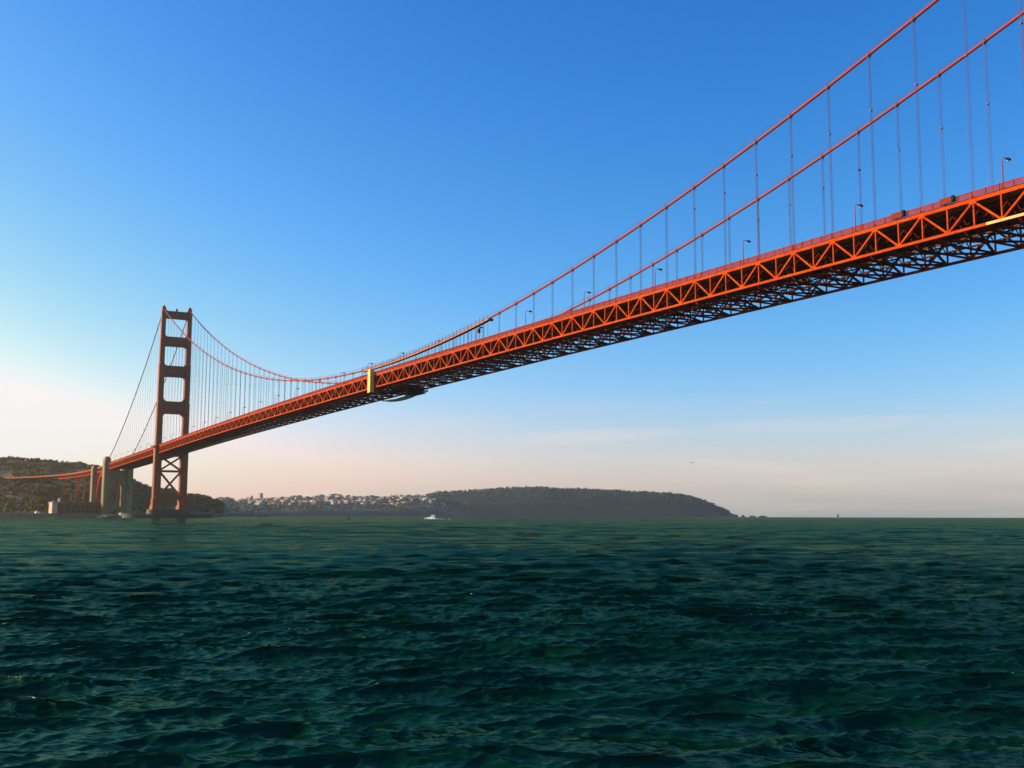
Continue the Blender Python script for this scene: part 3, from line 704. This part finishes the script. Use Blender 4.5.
# ------------------------------------------------------------------ things on the bridge
lamp0 = None; lx = 1029.3; k = 0
while lx > -330:
    if lamp0 is None:
        lamp0 = empty('street_lamp', (lx, .1, dz(lx)+.25))
        b = MB(); b.box(-.3, .3, -.3, .3, 0, .9); b.tube([(0, 0, .9), (0, 0, 7.2)], [.17, .11], 8)
        b.tube([(0, 0, 7.15), (.05, .15, 7.75), (.12, .6, 8.05), (.2, 1.3, 8.1), (.25, 2.0, 8.0)], .10, 7); o = b.build('pole', CABLE); o.parent = lamp0
        b = MB(); b.box(-.28, .30, 1.7, 2.9, 7.72, 8.12); b.box(-.2, .2, 1.8, 2.8, 8.12, 8.28); o = b.build('lamp_head', DARK); o.parent = lamp0
        b = MB(); b.box(-.22, .22, 1.9, 2.7, 7.62, 7.715); o = b.build('lamp_glass', GLASS); o.parent = lamp0; L = lamp0
    else:
        L = copy_tree(lamp0); L.location = (lx, .1, dz(lx)+.25)
    tag(L, None, 'street lamp', 'street lamps along the near side of the bridge')
    L['label'] = ('street lamp on the deck, nearest the right edge of the photo' if k == 0 else
                  'street lamp on the deck, number %s of the row counted from the right edge' % ('zero first second third fourth fifth sixth seventh eighth ninth tenth eleventh twelfth thirteenth fourteenth fifteenth sixteenth seventeenth eighteenth nineteenth twentieth'.split()+['t%d' % j for j in range(20)])[k+1] if k < 20 else
                  'tiny street lamp on the side span, %s to the left of the tower' % 'first second third fourth fifth sixth seventh eighth ninth tenth eleventh twelfth'.split()[k-20])
    lx -= 45.72; k += 1

# work platform slung along the near cable
plat = tag(empty('cable_work_platform', (690, 0, cz(690))), 'long tan work platform with posts slung along the near main cable', 'work platform')
xs = np.arange(612, 769, 4.0)
fl, sd, pb, hb = MB(), MB(), MB(), MB()
for i in range(len(xs)-1):
    a, c = xs[i], xs[i+1]
    za, zc_ = cz(a), cz(c)
    fl.hexa([(a, -.85, za-1.05), (c, -.85, zc_-1.05), (c, .85, zc_-1.05), (a, .85, za-1.05), (a, -.85, za-.9), (c, -.85, zc_-.9), (c, .85, zc_-.9), (a, .85, za-.9)])
    for s in (-1, 1):
        ya, yb = sorted((s*.86, s*.92)); sd.hexa([(a, ya, za-.88), (c, ya, zc_-.88), (c, yb, zc_-.88), (a, yb, za-.88), (a, ya, za-.35), (c, ya, zc_-.35), (c, yb, zc_-.35), (a, yb, za-.35)])
        pb.beam((a, s*1.0, za-.9), (a, s*1.0, za+1.9), .14, .14); 
        pb.beam((a, s*1.0, za+1.05), (c, s*1.0, zc_+1.05), .07, .07)
    for s in (-1, 1):
        if za-1.2-(dz(a)+2) > .8: hb = MB(); hb.tube([(a, s*1.2, za-1.1), (a, s*1.2, dz(a)+1.2)], .07, 5, True); hb.build('hanger_rope', DARKST, plat)
fl.build('platform_floor', DARKST, plat); sd.build('side_board', TAN, plat); pb.build('guard_rail', ROPE, plat);
b = MB(); b.box(768, 769.8, -.9, .9, cz(769)-1.2, cz(769)-.6); b.box(769.4, 769.8, -.8, .8, cz(769)-1.8, cz(769)-1.2); b.build('end_bracket', DARKST, plat)
b = MB(); xx = 758; b.box(xx, xx+1.1, -1.0, .0, cz(xx)-4.6, cz(xx)-2.6); b.beam((xx+.7, -.5, cz(xx)-2.6), (xx+.7, -.5, cz(xx)-1.1), .12, .12)
tag(b.build('hanging_cage', DARKST), 'small dark cage hanging below the right end of the cable work platform', 'cage')

# canvas-clad scaffold hung outside the near truss
xc = X_at(371.2, -1.9); sca = tag(empty('scaffold_cage', (xc, -1.8, dz(xc))), 'tall yellow canvas-clad scaffold hung on the outside of the truss', 'scaffold')
q = MB(); z0, z1 = dz(xc)-DEPTH-3.0, dz(xc)+3.4
q.box(xc-1.9, xc+1.9, -3.35, -3.25, z0, z1); q.box(xc+1.9, xc+2.0, -3.25, -1.0, z0, z1); q.build('canvas_sheet', CANVAS, sca)
q = MB()
for X in (xc-1.8, xc+1.8):
    for Y in (-3.15, -1.1): q.beam((X, Y, z0), (X, Y, z1), .12, .12)
for z in np.arange(z0+.2, z1, 2.0):
    for Y in (-3.15, -1.1): q.beam((xc-1.8, Y, z), (xc+1.8, Y, z), .1, .1)
    q.box(xc-1.75, xc+1.75, -3.0, -1.2, z-.06, z)
for z in (z1-.8, z0+4): q.beam((xc, -1.1, z), (xc, -.3, z), .2, .2)
q.build('scaffold_frame', DARKST, sca)
# dark traveller gantry below the deck, with a net slung under it
xf = X_at(426, W); xg = X_at(413, W)
trv = tag(empty('maintenance_traveller', ((xf+xg)/2, W/2, dz(xg)-DEPTH)), 'dark maintenance gantry hanging under the deck near mid span', 'gantry')
q = MB(); zt = dz(xg)-DEPTH
for X in (xg, (xf+xg)/2, xf): q.beam((X, 6, zt-1.3), (X, W+1.2, zt-1.3), .4, .9)
for X in (xg, xf):
    for Y in (6.2, W+.9): q.beam((X, Y, zt-1.3), (X, Y, zt+.6), .3, .3)
q.build('gantry_frame', DARKST, trv)
q = MB(); q.box(xg+4, xf-1, 16, W+.4, zt-2.6, zt-1.76); q.box(xg+6, xf-4, 12, W-2, zt-.85, zt+2.5); q.build('gantry_deck', DARKST, trv)
q = MB(); x0n, x1n = X_at(384, W), X_at(424, W); nx, ny = 24, 6
for i in range(nx+1):
    for j in range(ny+1):
        u = i/nx; v = j/ny; X = x0n+(x1n-x0n)*u; s = 4*v*(1-v); sag = (1-(2*u-1)**2)
        q.v.append((X, W-5+6*v, dz(X)-DEPTH-.5-3.3*sag*(.7+.3*s)-.9*max(0, u-.5)*(1-u)*4+.3*mnoise.noise(Vector((u*9, v*5, 0)))))
n0 = len(q.v); q.v += [(x, y, z-.12) for x, y, z in q.v]
for i in range(nx):
    for j in range(ny):
        a = i*(ny+1)+j; q.f.append((a, a+ny+1, a+ny+2, a+1)); q.f.append((n0+a, n0+a+1, n0+a+ny+2, n0+a+ny+1))
tag(q.build('safety_net', NET), 'pale grey safety net sagging under the deck beside the dark gantry', 'net')
# boxes at the railing on the right
for xb_, lb in ((1000.0, 'long red box at the railing, left of the pair near the right edge'), (1015.2, 'long red box at the railing, right of the pair near the right edge')):
    r = tag(empty('equipment_box', (xb_, -.9, dz(xb_)+.7)), lb, 'equipment box')
    b = MB(); b.box(xb_-2.9, xb_+.6, -1.35, -.75, dz(xb_)+.66, dz(xb_)+2.2); b.build('body', BOXP, r)
    b = MB(); b.box(xb_+.61, xb_+1.25, -1.34, -.78, dz(xb_)+.75, dz(xb_)+2.3); b.build('open_end', DARK, r)

# ------------------------------------------------------------------ boats, buoys, bird
def hull(b, L, Wd, H, n=14, sheer=.5):
    secs = []
    for i in range(n+1):
        t = i/n; x = -L/2+L*t; wd = Wd/2*(1 if t < .45 else math.sqrt(max(0, 1-((t-.45)/.55)**2.2)))+.03; sh = H+sheer*t*t
        secs.append([(x, -wd, sh), (x, -wd*.82, .1), (x, 0, -.7), (x, wd*.82, .1), (x, wd, sh), (x, 0, sh+.02)])
    base = len(b.v)
    for s in secs: b.v += s
    for i in range(n):
        for j in range(6):
            a = base+i*6+j; c = base+i*6+(j+1) % 6; b.f.append((a, c, c+6, a+6))
    b.f.append(tuple(base+j for j in range(6))); b.f.append(tuple(base+n*6+j for j in range(6))[::-1])
p = at(433, 940, 0); ang = math.radians(208)
boat = tag(empty('motor_boat', p, ang), 'white motor boat with a raised cabin heading left in mid strait', 'boat')
boat.scale = (.76, .76, .76)
def kid(b, nm, m, par, sm=False): o = b.build(nm, m, smooth=sm); o.parent = par; return o
b = MB(); hull(b, 15, 4.2, 1.5, sheer=.9); kid(b, 'hull', WHITE, boat)
b = MB(); b.hexa([(-4.5, -1.6, 1.6), (2.4, -1.6, 1.6), (2.4, 1.6, 1.6), (-4.5, 1.6, 1.6), (-4.2, -1.4, 3.5), (.9, -1.4, 3.5), (.9, 1.4, 3.5), (-4.2, 1.4, 3.5)]); cab = kid(b, 'cabin', WHITE, boat)
b = MB(); b.box(-4.0, -.2, -1.45, 1.45, 3.52, 3.7); b.box(-3.6, -3.3, -1.3, -1.1, 3.7, 5); b.box(-3.6, -3.3, 1.1, 1.3, 3.7, 5); b.box(-.7, -.4, -1.3, -1.1, 3.7, 5); b.box(-.7, -.4, 1.1, 1.3, 3.7, 5); b.box(-4.4, 0, -1.5, 1.5, 5, 5.2); kid(b, 'flying_bridge', WHITE, boat)
b = MB(); b.box(-4.0, .5, -1.63, -1.52, 2.3, 3.1); b.box(-4.0, .5, 1.52, 1.63, 2.3, 3.1); kid(b, 'cabin_window', DARK, boat)
b = MB(); b.box(-6.6, -4.8, -1.2, 1.2, 1.55, 2.6); kid(b, 'engine_cover', DARK, boat)
# foam at the bow and stern
b = MB(); 
for i in range(80):
    t = random.random()**1.5; x = 7.5-t*24; s = (1.2+t*2.6)*random.choice([-1, 1]); c = Vector((x, s+random.gauss(0, .4), .15+random.random()*.5*(1-t)*2)); r = random.uniform(.25, .7)
    k0 = len(b.v)
    for v in ((1, 0, 0), (0, 1, 0), (-1, 0, 0), (0, -1, 0), (0, 0, .8), (0, 0, -.8)): b.v.append(tuple(c+Vector(v)*r))
    for f in ((0, 1, 4), (1, 2, 4), (2, 3, 4), (3, 0, 4), (1, 0, 5), (2, 1, 5), (3, 2, 5), (0, 3, 5)): b.f.append(tuple(k0+q for q in f))
fo = kid(b, 'foam', WHITE, None) if False else b.build('bow_foam', WHITE); fo.location = p; fo.rotation_euler = (0, 0, ang); tag(fo, 'white foam thrown up along the motor boat', 'foam', None, 'stuff')

p = at(836, 3600, 0); sb = tag(empty('sailboat', p, .9), 'tiny sailboat with two sails on the horizon at right', 'sailboat')
b = MB(); hull(b, 12, 3.4, 1.3); kid(b, 'hull', WHITE, sb)
b = MB(); b.tube([(1, 0, 1.2), (1, 0, 16)], [.14, .08], 8); kid(b, 'mast', DARK, sb)
b = MB(); b.hexa([(-4.6, -.05, 2.4), (.8, -.05, 2.4), (.8, .05, 2.4), (-4.6, .05, 2.4), (.6, -.03, 15.6), (.8, -.03, 15.6), (.8, .03, 15.6), (.6, .03, 15.6)]); kid(b, 'mainsail', ROPE, sb)
b = MB(); b.hexa([(1.3, -.5, 2.0), (5.4, 0, 2.0), (5.4, .06, 2.0), (1.3, -.44, 2.0), (1.3, -.03, 14), (1.5, -.03, 14), (1.5, .03, 14), (1.3, .03, 14)]); kid(b, 'jib', WHITE, sb)

def trawler(px, d, L, label):
    r = tag(empty('fishing_boat', at(px, d, 0), math.atan2(RH.y, RH.x)+.2), label, 'boat')
    b = MB(); hull(b, L, L*.28, L*.09); kid(b, 'hull', DARK, r)
    b = MB(); b.box(-L*.3, -L*.02, -L*.09, L*.09, L*.09, L*.22); kid(b, 'wheelhouse', ROOFG, r)
    b = MB(); b.tube([(L*.1, 0, L*.09), (L*.1, 0, L*.33)], .12, 6); kid(b, 'mast', DARK, r)
trawler(252, 3000, 20, 'dark low boat off the far shore, left of a pair'); trawler(265, 3050, 26, 'dark low boat off the far shore, right of a pair')
r = tag(empty('buoy', at(350, 900, 0)), 'thin dark channel buoy off the far hillside, left of the motor boat', 'buoy')
b = MB(); b.tube([(0, 0, -.5), (0, 0, .7)], 1.2, 14); kid(b, 'float', DARKST, r)
b = MB()
for k in range(4): t = k*math.pi/2; b.beam((math.cos(t)*.8, math.sin(t)*.8, .7), (math.cos(t)*.25, math.sin(t)*.25, 3.6), .1, .1)
b.tube([(0, 0, 3.6), (0, 0, 4.3)], [.3, .12], 8); kid(b, 'cage', DARKST, r)
# gull
dist = 260; p = at(692, dist, zat(692, 463.5, dist)); g = tag(empty('bird', p, 2.2), 'small dark bird flying low above the headland at centre right', 'bird')
b = MB(); b.tube([(-.42, 0, 0), (-.3, 0, .01), (-.1, 0, 0), (.12, 0, 0), (.28, 0, .03), (.36, 0, .04), (.44, 0, .02)], [.02, .05, .09, .10, .06, .055, .012], 10); kid(b, 'body', DARK, g, True)
for s in (-1, 1):
    b = MB(); st = [(0, .16, -.14, .03), (.3, .18, -.12, .16), (.55, .12, -.12, .17), (.8, -.02, -.14, .08)]
    for y, xa, xb2, z in st: b.v += [(xa, s*y, z), (xb2, s*y, z), (xb2, s*y, z-.02), (xa, s*y, z-.02)]
    for i in range(3):
        for j in range(4): a = i*4+j; c = i*4+(j+1) % 4; b.f.append((a, c, c+4, a+4))
    b.f.append((12, 13, 14, 15)); kid(b, 'wing', DARK, g)

# ------------------------------------------------------------------ haze
HAZE = True
if HAZE:
    b = MB(); b.box(CX-9800, CX+9800, CY-9800, CY+9800, -6, 245)
    m = bpy.data.materials.new('haze'); m.use_nodes = True; nt = m.node_tree; nt.nodes.clear()
    o_ = nt.nodes.new('ShaderNodeOutputMaterial'); v = nt.nodes.new('ShaderNodeVolumePrincipled')
    v.inputs['Color'].default_value = (1, .97, .92, 1); v.inputs['Density'].default_value = 3.0e-5; v.inputs['Anisotropy'].default_value = .55
    nt.links.new(v.outputs[0], o_.inputs['Volume'])
    o = b.build('haze', m); o['kind'] = 'stuff'; o['label'] = 'thin pale haze over the strait'; o['category'] = 'haze'
